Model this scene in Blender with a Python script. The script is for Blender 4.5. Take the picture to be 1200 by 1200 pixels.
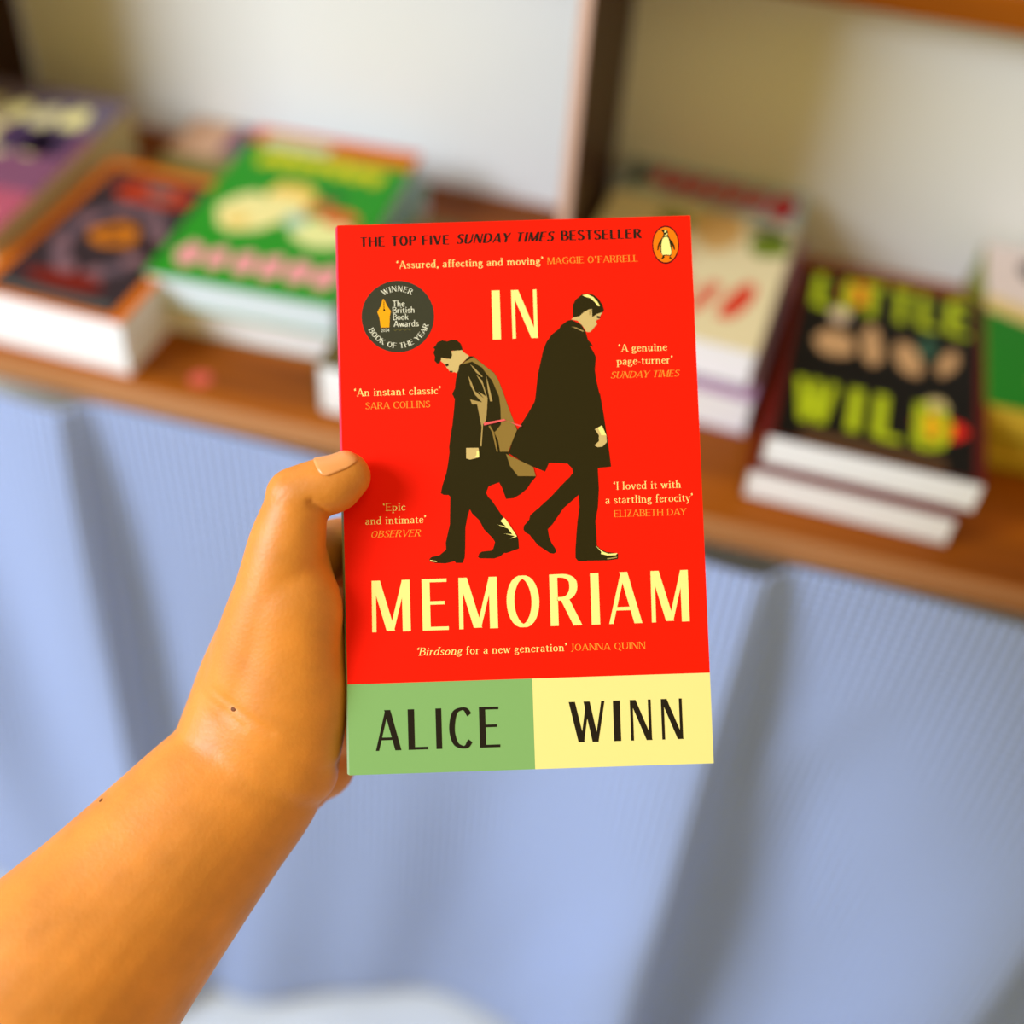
import bpy, bmesh, math, random
from mathutils import Vector, Matrix
random.seed(7)
for o in list(bpy.data.objects): bpy.data.objects.remove(o)
S = bpy.context.scene
COL = S.collection

# ------------------------------------------------------------------ camera
CAM_M = [[0.964529, -0.224542, 0.138796], [0.256649, 0.674641, -0.692091], [0.061766, 0.703164, 0.70834]]
CAM_P = [0.0, -0.535, 0.5237]
BOOK_O = [-0.09318, -0.31993, 0.15523]
BOOK_AXES = [[0.955671, -0.263948, 0.130479], [0.2842, 0.711084, -0.64311], [0.076966, 0.651683, 0.754576]]

cam_d = bpy.data.cameras.new('camera'); cam = bpy.data.objects.new('camera', cam_d); COL.objects.link(cam)
mw = Matrix([CAM_M[0]+[CAM_P[0]], CAM_M[1]+[CAM_P[1]], CAM_M[2]+[CAM_P[2]], [0,0,0,1]])
cam.matrix_world = mw
cam_d.sensor_width = 36; cam_d.lens = 36*1402/1200; cam_d.clip_start = .01
cam_d.dof.use_dof = True; cam_d.dof.focus_distance = .424; cam_d.dof.aperture_fstop = (cam_d.lens/1000)/.0165
S.camera = cam

# ------------------------------------------------------------------ world, lights, exposure
S.view_settings.view_transform = 'Standard'; S.view_settings.look = 'None'
S.view_settings.gamma = 1; S.view_settings.use_curve_mapping = False
S.view_settings.exposure = 0.0
w = bpy.data.worlds.new('room_light'); S.world = w; w.use_nodes = True
bg = w.node_tree.nodes['Background']; bg.inputs[0].default_value = (1, .74, .13, 1); bg.inputs[1].default_value = .52

def area(name, loc, target, size, power, color):
    l = bpy.data.lights.new(name, 'AREA'); l.shape = 'RECTANGLE'; l.size, l.size_y = size
    l.energy = power; l.color = color
    o = bpy.data.objects.new(name, l); COL.objects.link(o); o.location = loc
    o.rotation_euler = (Vector(target)-Vector(loc)).to_track_quat('-Z', 'Y').to_euler()
    return o
area('window_light', (-1.75, -1.25, 1.35), (0, .05, 0), (.9, 1.1), 84, (.74, .86, 1.0))
area('warm_fill', (.3, -.7, 2.1), (0, 0, .1), (.8, .8), 4, (1.0, .86, .66))  # added weak warm fill from above, not a lamp known in the room

# ------------------------------------------------------------------ materials
def lin(c): return tuple(((x/255)/12.92 if x/255 <= .04045 else ((x/255+.055)/1.055)**2.4) for x in c)
MATS = {}
def mat(name, srgb, rough=.6, spec=.3, noise=0, nscale=40, bump=0, sub=0):
    if name in MATS: return MATS[name]
    m = bpy.data.materials.new(name); m.use_nodes = True
    n, l = m.node_tree.nodes, m.node_tree.links; p = n['Principled BSDF']
    c = lin(srgb)
    p.inputs['Base Color'].default_value = (*c, 1); p.inputs['Roughness'].default_value = rough
    p.inputs['Specular IOR Level'].default_value = spec
    if sub:
        p.inputs['Subsurface Weight'].default_value = sub; p.inputs['Subsurface Radius'].default_value = (1, .35, .15)
        p.inputs['Subsurface Scale'].default_value = .004
    if noise or bump:
        tc = n.new('ShaderNodeTexCoord'); t = n.new('ShaderNodeTexNoise')
        t.inputs['Scale'].default_value = nscale; t.inputs['Detail'].default_value = 5
        l.new(tc.outputs['Object'], t.inputs['Vector'])
        if noise:
            r = n.new('ShaderNodeValToRGB')
            r.color_ramp.elements[0].position = .3; r.color_ramp.elements[1].position = .7
            r.color_ramp.elements[0].color = (*[x*(1-noise) for x in c], 1)
            r.color_ramp.elements[1].color = (*[min(1, x*(1+noise)) for x in c], 1)
            l.new(t.outputs['Fac'], r.inputs['Fac']); l.new(r.outputs['Color'], p.inputs['Base Color'])
        if bump:
            b = n.new('ShaderNodeBump'); b.inputs['Strength'].default_value = bump; b.inputs['Distance'].default_value = .001
            l.new(t.outputs['Fac'], b.inputs['Height']); l.new(b.outputs['Normal'], p.inputs['Normal'])
    MATS[name] = m; return m

def wood(name, srgb_a, srgb_b, axis=0, rough=.45):
    m = bpy.data.materials.new(name); m.use_nodes = True
    n, l = m.node_tree.nodes, m.node_tree.links; p = n['Principled BSDF']
    tc = n.new('ShaderNodeTexCoord'); mp = n.new('ShaderNodeMapping'); sc = [38, 38, 38]; sc[axis] = 2.2
    mp.inputs['Scale'].default_value = sc
    t = n.new('ShaderNodeTexNoise'); t.inputs['Scale'].default_value = 1; t.inputs['Detail'].default_value = 7; t.inputs['Distortion'].default_value = .6
    r = n.new('ShaderNodeValToRGB'); r.color_ramp.elements[0].position = .3; r.color_ramp.elements[1].position = .72
    r.color_ramp.elements[0].color = (*lin(srgb_a), 1); r.color_ramp.elements[1].color = (*lin(srgb_b), 1)
    l.new(tc.outputs['Object'], mp.inputs[0]); l.new(mp.outputs[0], t.inputs['Vector']); l.new(t.outputs['Fac'], r.inputs['Fac'])
    l.new(r.outputs['Color'], p.inputs['Base Color']); p.inputs['Roughness'].default_value = rough; p.inputs['Specular IOR Level'].default_value = .18
    b = n.new('ShaderNodeBump'); b.inputs['Strength'].default_value = .15; b.inputs['Distance'].default_value = .001
    l.new(t.outputs['Fac'], b.inputs['Height']); l.new(b.outputs['Normal'], p.inputs['Normal'])
    return m

def pages_mat(name, srgb):
    # thin sheets stacked along local Z
    m = bpy.data.materials.new(name); m.use_nodes = True
    n, l = m.node_tree.nodes, m.node_tree.links; p = n['Principled BSDF']; c = lin(srgb)
    tc = n.new('ShaderNodeTexCoord'); mp = n.new('ShaderNodeMapping'); mp.inputs['Scale'].default_value = (6, 6, 2600)
    t = n.new('ShaderNodeTexNoise'); t.inputs['Scale'].default_value = 1
    r = n.new('ShaderNodeValToRGB'); r.color_ramp.elements[0].color = (*[x*.8 for x in c], 1); r.color_ramp.elements[1].color = (*[min(1, x*1.1) for x in c], 1)
    l.new(tc.outputs['Object'], mp.inputs[0]); l.new(mp.outputs[0], t.inputs['Vector']); l.new(t.outputs['Fac'], r.inputs['Fac'])
    l.new(r.outputs['Color'], p.inputs['Base Color']); p.inputs['Roughness'].default_value = .8
    return m

# ------------------------------------------------------------------ object helpers
def tag(o, label=None, cat=None, group=None, kind=None):
    if label: o['label'] = label
    if cat: o['category'] = cat
    if group: o['group'] = group
    if kind: o['kind'] = kind
    return o
def empty(name, loc=(0, 0, 0), rz=0):
    o = bpy.data.objects.new(name, None); COL.objects.link(o); o.location = loc; o.rotation_euler = (0, 0, rz)
    o.empty_display_size = .03; return o
def obj(name, bm, mats, parent=None, smooth=False, bevel=0):
    me = bpy.data.meshes.new(name); bm.normal_update(); bm.to_mesh(me); bm.free()
    for m in (mats if isinstance(mats, (list, tuple)) else [mats]): me.materials.append(m)
    if smooth:
        for p in me.polygons: p.use_smooth = True
    o = bpy.data.objects.new(name, me); COL.objects.link(o)
    if parent: o.parent = parent
    if bevel:
        b = o.modifiers.new('bevel', 'BEVEL'); b.width = bevel; b.segments = 2; b.limit_method = 'ANGLE'
    return o
def box(bm, x0, x1, y0, y1, z0, z1, mi=0):
    vs = [bm.verts.new((x, y, z)) for z in (z0, z1) for y in (y0, y1) for x in (x0, x1)]
    for f in ((0, 2, 3, 1), (4, 5, 7, 6), (0, 1, 5, 4), (2, 6, 7, 3), (0, 4, 6, 2), (1, 3, 7, 5)):
        bm.faces.new([vs[i] for i in f]).material_index = mi
def boxo(name, dims, m, parent=None, bevel=0):
    bm = bmesh.new(); box(bm, *dims); return obj(name, bm, m, parent, bevel=bevel)
def poly(bm, pts, z, mi=0):
    # flat printed patch facing +Z
    a = sum(pts[i][0]*pts[(i+1) % len(pts)][1]-pts[(i+1) % len(pts)][0]*pts[i][1] for i in range(len(pts)))
    if a < 0: pts = pts[::-1]
    f = bm.faces.new([bm.verts.new((p[0], p[1], z)) for p in pts]); f.material_index = mi
    return f
def smooth_loop(pts, n=6):
    out = []; N = len(pts)
    for i in range(N):
        p0, p1, p2, p3 = (Vector(pts[(i+k-1) % N]) for k in range(4))
        for j in range(n):
            t = j/n
            out.append(tuple(.5*((2*p1)+(p2-p0)*t+(2*p0-5*p1+4*p2-p3)*t*t+(3*p1-p0-3*p2+p3)*t**3)))
    return out

# ================================================================== SETTING
floor_m = mat('floor_vinyl', (214, 218, 228), .5, .3, .06, 9)
bm = bmesh.new(); box(bm, -2.4, 2.4, -2.6, .62, -.80, -.76)
tag(obj('floor', bm, floor_m), kind='structure')
bm = bmesh.new(); box(bm, -2.4, 2.4, .62, .68, -.80, 2.3)
tag(obj('wall_back', bm, mat('wall_paint', (222, 216, 204), .8, .2, .03, 6)), kind='structure')

for nm, xa, xb in (('wall_left', -2.46, -2.4), ('wall_right', 2.4, 2.46)):
    bm = bmesh.new(); box(bm, xa, xb, -2.6, .62, -.80, 2.3)
    tag(obj(nm, bm, MATS['wall_paint']), kind='structure')
# ------------------------------------------------------------------ display shelf
wd = wood('shelf_wood', (104, 48, 2), (172, 90, 4), 0, .5)
wdv = wood('divider_wood_shaded', (46, 22, 12), (76, 40, 20), 2)  # dark wood, its colour darkened further for shade on the divider's side face
wedge = wood('edge_wood', (158, 100, 56), (190, 132, 84), 0)
panel_m = mat('white_panel', (236, 234, 232), .55, .25, .02, 5)
sh = tag(empty('display_shelf', (0, .16, -.76)), 'brown wooden display shelf with white back boards behind the books', 'shelf')
def part(name, dims, m, bevel=.0012):
    x0, x1, y0, y1, z0, z1 = dims
    return boxo(name, (x0, x1, y0-.16, y1-.16, z0+.76, z1+.76), m, sh, bevel)
part('shelf_board', (-1.15, .88, .012, .352, -.02, 0), wd)
part('front_edging', (-1.15, .88, .0085, .0119, -.019, -.0005), wedge, .0005)
DIV = [-.6365, -.1245, .3865]
for x in DIV:
    d = part('divider', (x, x+.008, .155, .331, .0003, .62), wdv)
    e = boxo('lit_edging', (x, x+.008, .1515-.16, .1549-.16,   .7605, .62+.76), mat('divider_edge_lit', (206, 168, 150), .5, .3), d, .0004)  # pale pinkish colour stands in for light catching the divider's front edge
for x0, x1 in ((-1.15, -.637), (-.628, -.125), (-.116, .386), (.395, .88)):
    part('back_board', (x0, x1, .3315, .345, .0003, .62), panel_m)
part('upper_rail', (-.116, .3845,   .3, .331, .210, .234), wd)
part('upper_rail', (-.6275, -.127,   .3, .331, .210, .234), wd)
for x in (-1.12, .83):
    for y in (.06, .30): part('leg', (x, x+.045, y, y+.045, -.7595, -.0205), wdv)

# ------------------------------------------------------------------ hanging cloth
def fabric(name):
    m = bpy.data.materials.new(name); m.use_nodes = True
    n, l = m.node_tree.nodes, m.node_tree.links; p = n['Principled BSDF']
    p.inputs['Roughness'].default_value = .85; p.inputs['Specular IOR Level'].default_value = .15
    p.inputs['Sheen Weight'].default_value = .15
    uv = n.new('ShaderNodeUVMap'); uv.uv_map = 'UVMap'
    hs = []
    for d in ('X', 'Y'):
        wv = n.new('ShaderNodeTexWave'); wv.wave_type = 'BANDS'; wv.bands_direction = d
        wv.inputs['Scale'].default_value = 2*math.pi/20/.0068*1.0/1.0; wv.inputs['Distortion'].default_value = .25
        wv.inputs['Detail'].default_value = 1; wv.inputs['Detail Scale'].default_value = .6
        l.new(uv.outputs[0], wv.inputs['Vector']); hs.append(wv.outputs['Fac'])
    mx = n.new('ShaderNodeMath'); mx.operation = 'ADD'; l.new(hs[0], mx.inputs[0]); l.new(hs[1], mx.inputs[1])
    b = n.new('ShaderNodeBump'); b.inputs['Strength'].default_value = .8; b.inputs['Distance'].default_value = .002
    l.new(mx.outputs[0], b.inputs['Height']); l.new(b.outputs['Normal'], p.inputs['Normal'])
    mr = n.new('ShaderNodeMapRange'); mr.inputs['From Max'].default_value = 2; l.new(mx.outputs[0], mr.inputs['Value'])
    r = n.new('ShaderNodeValToRGB'); r.color_ramp.elements[0].color = (*lin((140, 156, 208)), 1); r.color_ramp.elements[1].color = (*lin((180, 196, 236)), 1)
    l.new(mr.outputs[0], r.inputs['Fac']); l.new(r.outputs['Color'], p.inputs['Base Color'])
    return m
# fold: x at top, x at hem, relief top/hem (m), soft width to the left, steep width to the right
FOLDS = [(-.90, -.93, .006, .06, .10, .03), (-.60, -.575, .002, .055, .09, .03), (-.425, -.410, .008, .070, .09, .010),
         (-.20, -.185, .003, .018, .06, .030), (.055, .047, .006, .10, .09, .011), (.322, .295, .003, .095, .12, .014), (.60, .62, .004, .05, .1, .02)]
def cloth_off(x, z):
    t = max(0, min(1, -z/.76)); d = 0
    for xt, xb, at, ab, wl, wr in FOLDS:
        xc = xt+(xb-xt)*t; a = at+(ab-at)*t**.6; dx = x-xc
        ww = wr*(1+1.6*t)
        d += a*(math.exp(-(dx/wl)**2) if dx < 0 else math.exp(-(dx/ww)**2))
    d += .09*t**2.2*math.exp(-((x+.33)/.11)**2)+.006*t*math.sin((x*.85+z*.5)*24)
    d += .003*math.sin(x*31+z*4)*t+.0022*math.sin(x*57-z*9+1)*t
    d += .004*math.exp(-((x-.15-.35*(z+.1))/.03)**2)*min(1, t*4)
    return d
bm = bmesh.new(); NX, NZ = 420, 130; grid = []
uvl = bm.loops.layers.uv.new('UVMap')
X0, X1, Z0, Z1 = -1.1, .83, -.0195, -.742
for j in range(NZ+1):
    z = Z0+(Z1-Z0)*j/NZ
    grid.append([bm.verts.new((X0+(X1-X0)*i/NX, .0055-cloth_off(X0+(X1-X0)*i/NX, z)-.004*(j/NZ)**2, z)) for i in range(NX+1)])
for j in range(NZ):
    for i in range(NX):
        f = bm.faces.new((grid[j][i], grid[j+1][i], grid[j+1][i+1], grid[j][i+1]))
        for lp, (a, b_) in zip(f.loops, ((i, j), (i, j+1), (i+1, j+1), (i+1, j))):
            lp[uvl].uv = ((X1-X0)*a/NX, (Z0-Z1)*b_/NZ)
cl = obj('table_skirt', bm, fabric('waffle_cotton'), smooth=True)
sd = cl.modifiers.new('cloth_thickness', 'SOLIDIFY'); sd.thickness = .0014; sd.offset = 0
tag(cl, 'pale blue waffle cloth hanging in folds from the shelf edge to the floor', 'cloth')

# ================================================================== LETTERING
# strokes: T thick straight, t thin straight, b bar, C thick/thin modulated curve, c plain curve; '!' marks a serif
GLY = {
'A': (.66, 't .05,0! .32,1;T .33,1 .6,0!;b .15,.29 .49,.29'),
'B': (.56, 'T .09,0! .09,1!;C .09,.97 .3,.96 .44,.87 .44,.67 .3,.55 .1,.54;C .1,.54 .33,.53 .5,.42 .5,.16 .34,.04 .09,.03'),
'C': (.62, 'C .57,.82 .47,.95 .34,.97 .17,.88 .09,.62 .09,.36 .18,.12 .35,.03 .48,.05 .58,.18'),
'D': (.66, 'T .09,0! .09,1!;C .09,.97 .32,.95 .5,.84 .58,.6 .58,.38 .49,.15 .31,.05 .09,.03'),
'E': (.52, 'T .08,0! .08,1!;b .08,.967 .49,.967;b .08,.53 .44,.53;b .08,.033 .51,.033'),
'F': (.5, 'T .08,0! .08,1!;b .08,.967 .49,.967;b .08,.53 .43,.53'),
'G': (.68, 'C .59,.82 .48,.95 .35,.97 .18,.88 .09,.62 .09,.36 .18,.12 .36,.03 .5,.05 .6,.14;T .57,.06 .57,.44!'),
'H': (.68, 'T .09,0! .09,1!;T .59,0! .59,1!;b .1,.53 .58,.53'),
'I': (.2, 'T .1,0! .1,1!'),
'J': (.34, 'T .24,1! .24,.15;C .24,.2 .2,.02 .1,-.1 .02,-.1'),
'K': (.62, 'T .09,0! .09,1!;t .12,.46 .5,1!;T .25,.58 .56,0!'),
'L': (.48, 'T .08,0! .08,1!;b .08,.033 .47,.033'),
'M': (.78, 't .06,0! .07,1;T .11,1 .38,.02;t .4,.02 .66,1;T .69,1 .69,0!'),
'N': (.66, 't .07,0! .07,1!;T .11,1 .56,0;t .59,0 .59,1!'),
'O': (.66, 'O .33,.5 .25,.47'),
'P': (.54, 'T .09,0! .09,1!;C .09,.97 .33,.96 .47,.85 .48,.66 .35,.52 .1,.5'),
'Q': (.7, 'O .33,.5 .25,.47;T .36,.08 .66,-.2'),
'R': (.6, 'T .09,0! .09,1!;C .09,.97 .32,.96 .46,.86 .46,.67 .34,.54 .1,.52;T .3,.52 .54,0!'),
'S': (.5, 'C .44,.84 .34,.96 .2,.96 .09,.85 .1,.68 .24,.55 .38,.43 .44,.27 .4,.1 .27,.03 .14,.05 .05,.18'),
'T': (.56, 'T .28,0! .28,.97;b .01,.967 .55,.967'),
'U': (.64, 'T .09,1! .09,.3;C .09,.35 .12,.14 .22,.04 .36,.03 .5,.12 .56,.35;t .57,.3 .57,1!'),
'V': (.64, 'T .06,1! .31,0;t .33,0 .58,1!'),
'W': (.92, 'T .06,1! .28,0;t .3,0 .47,1;T .44,1 .64,0;t .67,0 .86,1!'),
'Y': (.6, 'T .05,1! .29,.45;t .3,.45 .55,1!;T .29,.48 .29,0!'),
'Z': (.56, 'b .05,.967 .52,.967;T .46,.97 .09,.03;b .04,.033 .53,.033'),
'a': (.46, 'C .08,.5 .16,.6 .28,.6 .34,.5;T .34,.52 .34,.02;C .34,.36 .16,.31 .06,.18 .12,.03 .24,.04 .34,.16;b .34,.03 .43,.03'),
'c': (.42, 'C .37,.5 .28,.6 .15,.54 .07,.36 .09,.14 .2,.02 .31,.04 .39,.13'),
'd': (.52, 'T .39,.02 .39,1!;C .39,.52 .28,.61 .14,.54 .07,.34 .1,.12 .2,.02 .31,.05 .39,.17;b .39,.03 .49,.03'),
'e': (.44, 'C .08,.36 .38,.42 .32,.58 .2,.61 .09,.46 .07,.24 .15,.05 .26,.02 .4,.13'),
'f': (.32, 'T .14,0! .14,.7;C .14,.66 .16,.9 .24,1.0 .34,.93;b .03,.6 .3,.6'),
'g': (.46, 'O .2,.42 .12,.18;b .29,.56 .43,.57;C .12,.27 .07,.14 .2,.07 .36,.03 .4,-.12 .28,-.25 .12,-.25 .05,-.14 .14,-.02'),
'h': (.54, 'T .11,0! .11,1!;C .11,.42 .2,.57 .33,.59 .41,.44;T .41,.46 .41,0!'),
'i': (.26, 'T .13,0! .13,.62!;D .13,.86 .065'),
'k': (.52, 'T .11,0! .11,1!;t .14,.3 .4,.62!;T .22,.38 .45,0!'),
'l': (.26, 'T .13,0! .13,1!'),
'm': (.82, 'T .11,0! .11,.62!;C .11,.42 .2,.57 .3,.59 .39,.44;T .4,.46 .4,0!;C .4,.42 .5,.57 .6,.59 .69,.44;T .69,.46 .69,0!'),
'n': (.54, 'T .11,0! .11,.62!;C .11,.42 .2,.57 .33,.59 .41,.44;T .41,.46 .41,0!'),
'o': (.5, 'O .25,.31 .18,.29'),
'p': (.53, 'T .11,-.28! .11,.62!;C .11,.46 .2,.58 .32,.6 .44,.45 .44,.22 .35,.05 .23,.02 .11,.12'),
'r': (.37, 'T .11,0! .11,.62!;C .11,.42 .2,.57 .34,.56'),
's': (.38, 'C .32,.5 .22,.6 .1,.56 .08,.43 .2,.33 .31,.23 .32,.08 .2,.02 .05,.12'),
't': (.33, 'T .14,.76 .14,.1;C .14,.15 .17,.03 .31,.06;b .03,.6 .3,.6'),
'u': (.54, 'T .11,.62! .11,.15;C .11,.2 .16,.03 .28,.04 .4,.18;T .41,.62! .41,.0;b .41,.03 .5,.03'),
'v': (.46, 'T .06,.62! .23,0;t .24,0 .4,.62!'),
'w': (.68, 'T .06,.62! .21,0;t .22,0 .35,.6;T .33,.62 .47,0;t .48,0 .62,.62!'),
'y': (.46, 'T .06,.62! .24,.02;t .4,.62! .2,-.2;C .22,-.14 .14,-.28 .04,-.26'),
'-': (.3, 'b .05,.3 .25,.3'), '‘': (.24, 'D .1,.82 .08;C .06,.84 .08,.94 .17,1.02'), '’': (.3, 'D .12,.94 .08;C .16,.92 .15,.82 .06,.74'),
',': (.22, 'D .1,.04 .075;C .14,.04 .13,-.06 .04,-.14'),
'2': (.5, 'C .07,.75 .15,.95 .32,.95 .43,.78 .36,.55 .06,.04;b .05,.04 .46,.04'),
'0': (.54, 'O .27,.5 .2,.46'), '4': (.54, 't .36,1 .05,.28;b .04,.28 .5,.28;T .37,0 .37,1'),
' ': (.27, ''),
}
STY = {'d': dict(T=.155, t=.082, b=.066, s=0, sp=.085), 's': dict(T=.088, t=.048, b=.042, s=.055, sp=.05), 'k': dict(T=.2, t=.12, b=.095, s=0, sp=.12), 'e': dict(T=.105, t=.06, b=.055, s=.05, sp=.1), 'n': dict(T=.09, t=.09, b=.085, s=0, sp=.015)}
def glyph_polys(ch, sty):
    st = STY[sty]; out = []; wdt, code = GLY[ch]
    def quad(a, b_, wid):
        dx, dy = b_[0]-a[0], b_[1]-a[1]; L_ = math.hypot(dx, dy)
        if abs(dy) > abs(dx)*.6: h = wid/2*L_/abs(dy); h = min(h, wid*.75); off = (h, 0)
        else: off = (0, wid/2*L_/abs(dx))
        out.append([(a[0]-off[0], a[1]-off[1]), (a[0]+off[0], a[1]+off[1]), (b_[0]+off[0], b_[1]+off[1]), (b_[0]-off[0], b_[1]-off[1])])
    def curve(pts, closed=False):
        if not closed:
            P = [Vector((2*pts[0][0]-pts[1][0], 2*pts[0][1]-pts[1][1]))]+[Vector(p) for p in pts]+[Vector((2*pts[-1][0]-pts[-2][0], 2*pts[-1][1]-pts[-2][1]))]
            c = []
            for i in range(1, len(P)-2):
                for j in range(5):
                    t = j/5; p0, p1, p2, p3 = P[i-1:i+3]
                    c.append(.5*((2*p1)+(p2-p0)*t+(2*p0-5*p1+4*p2-p3)*t*t+(3*p1-p0-3*p2+p3)*t**3))
            c.append(P[-2])
        else: c = [Vector(p) for p in pts]
        n = len(c); Lf, Rt = [], []
        for i in range(n):
            d = (c[(i+1) % n]-c[i-1]) if closed else (c[min(i+1, n-1)]-c[max(i-1, 0)])
            d.normalize(); k = abs(d.y)
            w_ = st['b']+(st['T']-st['b'])*k**1.3; nn = Vector((-d.y, d.x))*w_/2
            Lf.append(c[i]+nn); Rt.append(c[i]-nn)
        for i in range(n if closed else n-1):
            j = (i+1) % n
            out.append([tuple(Lf[i]), tuple(Rt[i]), tuple(Rt[j]), tuple(Lf[j])])
    for s in filter(None, code.split(';')):
        kind, *pp = s.split(' ')
        if kind == 'O':
            (cx, cy), (rx, ry) = [tuple(map(float, q.split(','))) for q in pp]
            curve([(cx+rx*math.cos(a), cy+ry*math.sin(a)) for a in [2*math.pi*i/28 for i in range(28)]], True); continue
        if kind == 'D':
            cx, cy = map(float, pp[0].split(',')); r = float(pp[1])
            out.append([(cx+r*math.cos(a), cy+r*math.sin(a)) for a in [2*math.pi*i/10 for i in range(10)]]); continue
        pts = [tuple(map(float, q.rstrip('!').split(','))) for q in pp]
        if kind in 'Cc': curve(pts)
        else: quad(pts[0], pts[1], st[kind])
        if st['s']:
            for q, p in zip(pp, pts):
                if q.endswith('!'):
                    y = p[1]+(.022 if p[1] < .3 else -.022); hw = st['s']+(.055 if kind == 'T' else .02)
                    out.append([(p[0]-hw, y-.022), (p[0]+hw, y-.022), (p[0]+hw, y+.022), (p[0]-hw, y+.022)])
    return out, wdt
def clean(pl):
    q = []
    for p in pl:
        if not q or (abs(p[0]-q[-1][0])+abs(p[1]-q[-1][1])) > 1e-7: q.append(p)
    return q
def layout(s, sty):
    x = 0; res = []
    for ch in s:
        g, wd_ = glyph_polys(ch, sty); res.append((x, g)); x += wd_+STY[sty]['sp']
    return res
def write(bm, s, u, v, width, cap, sty, z, mi, shear=0):
    lay = layout(s, sty); P = [(x+p[0]+shear*p[1], p[1]) for x, g in lay for pl in g for p in pl]
    a, b_ = min(p[0] for p in P), max(p[0] for p in P); k = width/(b_-a); kk = 0
    for x, g in lay:
        for pl in g:
            kk += 1
            poly(bm, clean([(u+(x+p[0]+shear*p[1]-a)*k, v+p[1]*cap) for p in pl]), z+0.000002*(kk % 24), mi)
def write_arc(bm, s, cu, cv, rad, a0, a1, cap, sty, z, mi, inside=False):
    lay = layout(s, sty); tot = lay[-1][0]+GLY[s[-1]][0]; k = abs(a1-a0)*rad/tot
    for (x, g), ch in zip(lay, s):
        wc = GLY[ch][0]/2; a = a0+(a1-a0)*(x+wc)/tot; sgn = -1 if a1 < a0 else 1
        for pl in g:
            q = []
            for p in pl:
                lx, ly = (p[0]-wc)*k, p[1]*cap
                if sgn < 0: rr = rad+ly; q.append((cu+rr*math.cos(a)+lx*math.sin(a), cv+rr*math.sin(a)-lx*math.cos(a)))
                else: rr = rad-ly; q.append((cu+rr*math.cos(a)-lx*math.sin(a), cv+rr*math.sin(a)+lx*math.cos(a)))
            poly(bm, clean(q), z+0.000002*(len(bm.faces) % 24), mi)

# ================================================================== BOOKS ON THE SHELF
pg_white = pages_mat('pages_white', (252, 250, 255)); pg_cream = pages_mat('pages_cream', (214, 190, 140)); pg_yellow = pages_mat('pages_yellow', (206, 170, 40)); pg_blue = pages_mat('pages_pale_blue', (226, 240, 255))
def inkmat(c): return mat('ink_%02x%02x%02x' % c, c, .5, .12)
def shelf_book(name, loc, rz, wid, ln, th, cover, pages, art, label, cat, group=None, spine=None, border=None, hide_art=False, round_spine=False):
    """paperback lying flat: origin at the spine corner nearest the viewer, cover up, title read from the front"""
    r = tag(empty(name, loc, rz), label, cat, group); cm = mat('cover_%02x%02x%02x' % cover, cover, .5, .12); sm = cm if not spine else mat('cover_%02x%02x%02x' % spine, spine, .5, .12)
    t = .0007; q = .0012
    boxo('page_block', (t, wid-q, q, ln-q, t+.00005, th-t-.00005), pages, r)
    boxo('back_cover', (0, wid, 0, ln, 0, t), sm, r, .0002)
    boxo('spine', (-.0004, t-.00005, 0, ln, t+.00005, th-t-.00005), sm, r, .0002)
    fc = boxo('front_cover', (0, wid, 0, ln, th-t, th), cm, r, .0002)
    if art:
        for part_name, items in art:
            bm = bmesh.new(); cols = []; 
            for k, (c, pts) in enumerate(items):
                if c not in cols: cols.append(c)
                poly(bm, [(p[0]/1000, p[1]/1000) for p in pts], th+.00004+.00002*(k % 12), cols.index(c))
            obj(part_name, bm, [inkmat(c) for c in cols], fc)
    return r
def blob(cx, cy, rx, ry, n=14, jit=.12, rot=0):
    out = []
    for i in range(n):
        a = 2*math.pi*i/n; k = 1+random.uniform(-jit, jit); x, y = rx*k*math.cos(a), ry*k*math.sin(a)
        out.append((cx+x*math.cos(rot)-y*math.sin(rot), cy+x*math.sin(rot)+y*math.cos(rot)))
    return out
def rect(x0, y0, x1, y1): return [(x0, y0), (x1, y0), (x1, y1), (x0, y1)]
def word(s, u, v, width, cap, col, sty='d'):
    lay = layout(s, sty); P = [x+p[0] for x, g in lay for pl in g for p in pl]; a, b_ = min(P), max(P); k = width/(b_-a)
    return [(col, clean([(u+(x+p[0]-a)*k, v+p[1]*cap) for p in pl])) for x, g in lay for pl in g]
def fat_letters(shapes, col):
    return [(col, p) for p in shapes]

# --- black book with lime lettering and the copy beneath it
LIME = (178, 190, 22); TANC = (196, 150, 104)
STY['h'] = dict(T=.235, t=.2, b=.15, s=0, sp=.07)
art_t, art_t2 = [], []
for ch, u, wd_ in (('L', 11, 16), ('I', 32, 7), ('T', 43, 17), ('T', 65, 15), ('L', 84, 14), ('E', 103, 17)): art_t += word(ch, u, 150, wd_, 40, LIME, 'h')
for ch, u, wd_ in (('W', 11, 27), ('I', 46, 8.5), ('L', 62, 18), ('D', 87, 23)): art_t2 += word(ch, u, 22, wd_, 43, LIME, 'h')
art_i = [(TANC, blob(31, 110, 14, 16)), (TANC, blob(56, 115, 7, 23, rot=.1)), (TANC, blob(80, 110, 9, 19, rot=.3)), (TANC, blob(106, 114, 5.5, 16, rot=-.3)),
         ((222, 190, 160), blob(32, 144, 7, 8)), ((46, 84, 66), blob(92, 126, 6, 14)), ((226, 44, 22), blob(41, 174, 11, 14)), ((236, 160, 24), blob(37, 173, 6, 14)),
         ((226, 30, 14), blob(104, 44, 17, 12)), ((240, 170, 20), blob(102, 46, 10, 15)), ((214, 190, 130), blob(100, 66, 8, 7)), ((96, 66, 40), rect(20, 5, 108, 14))]
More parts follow.
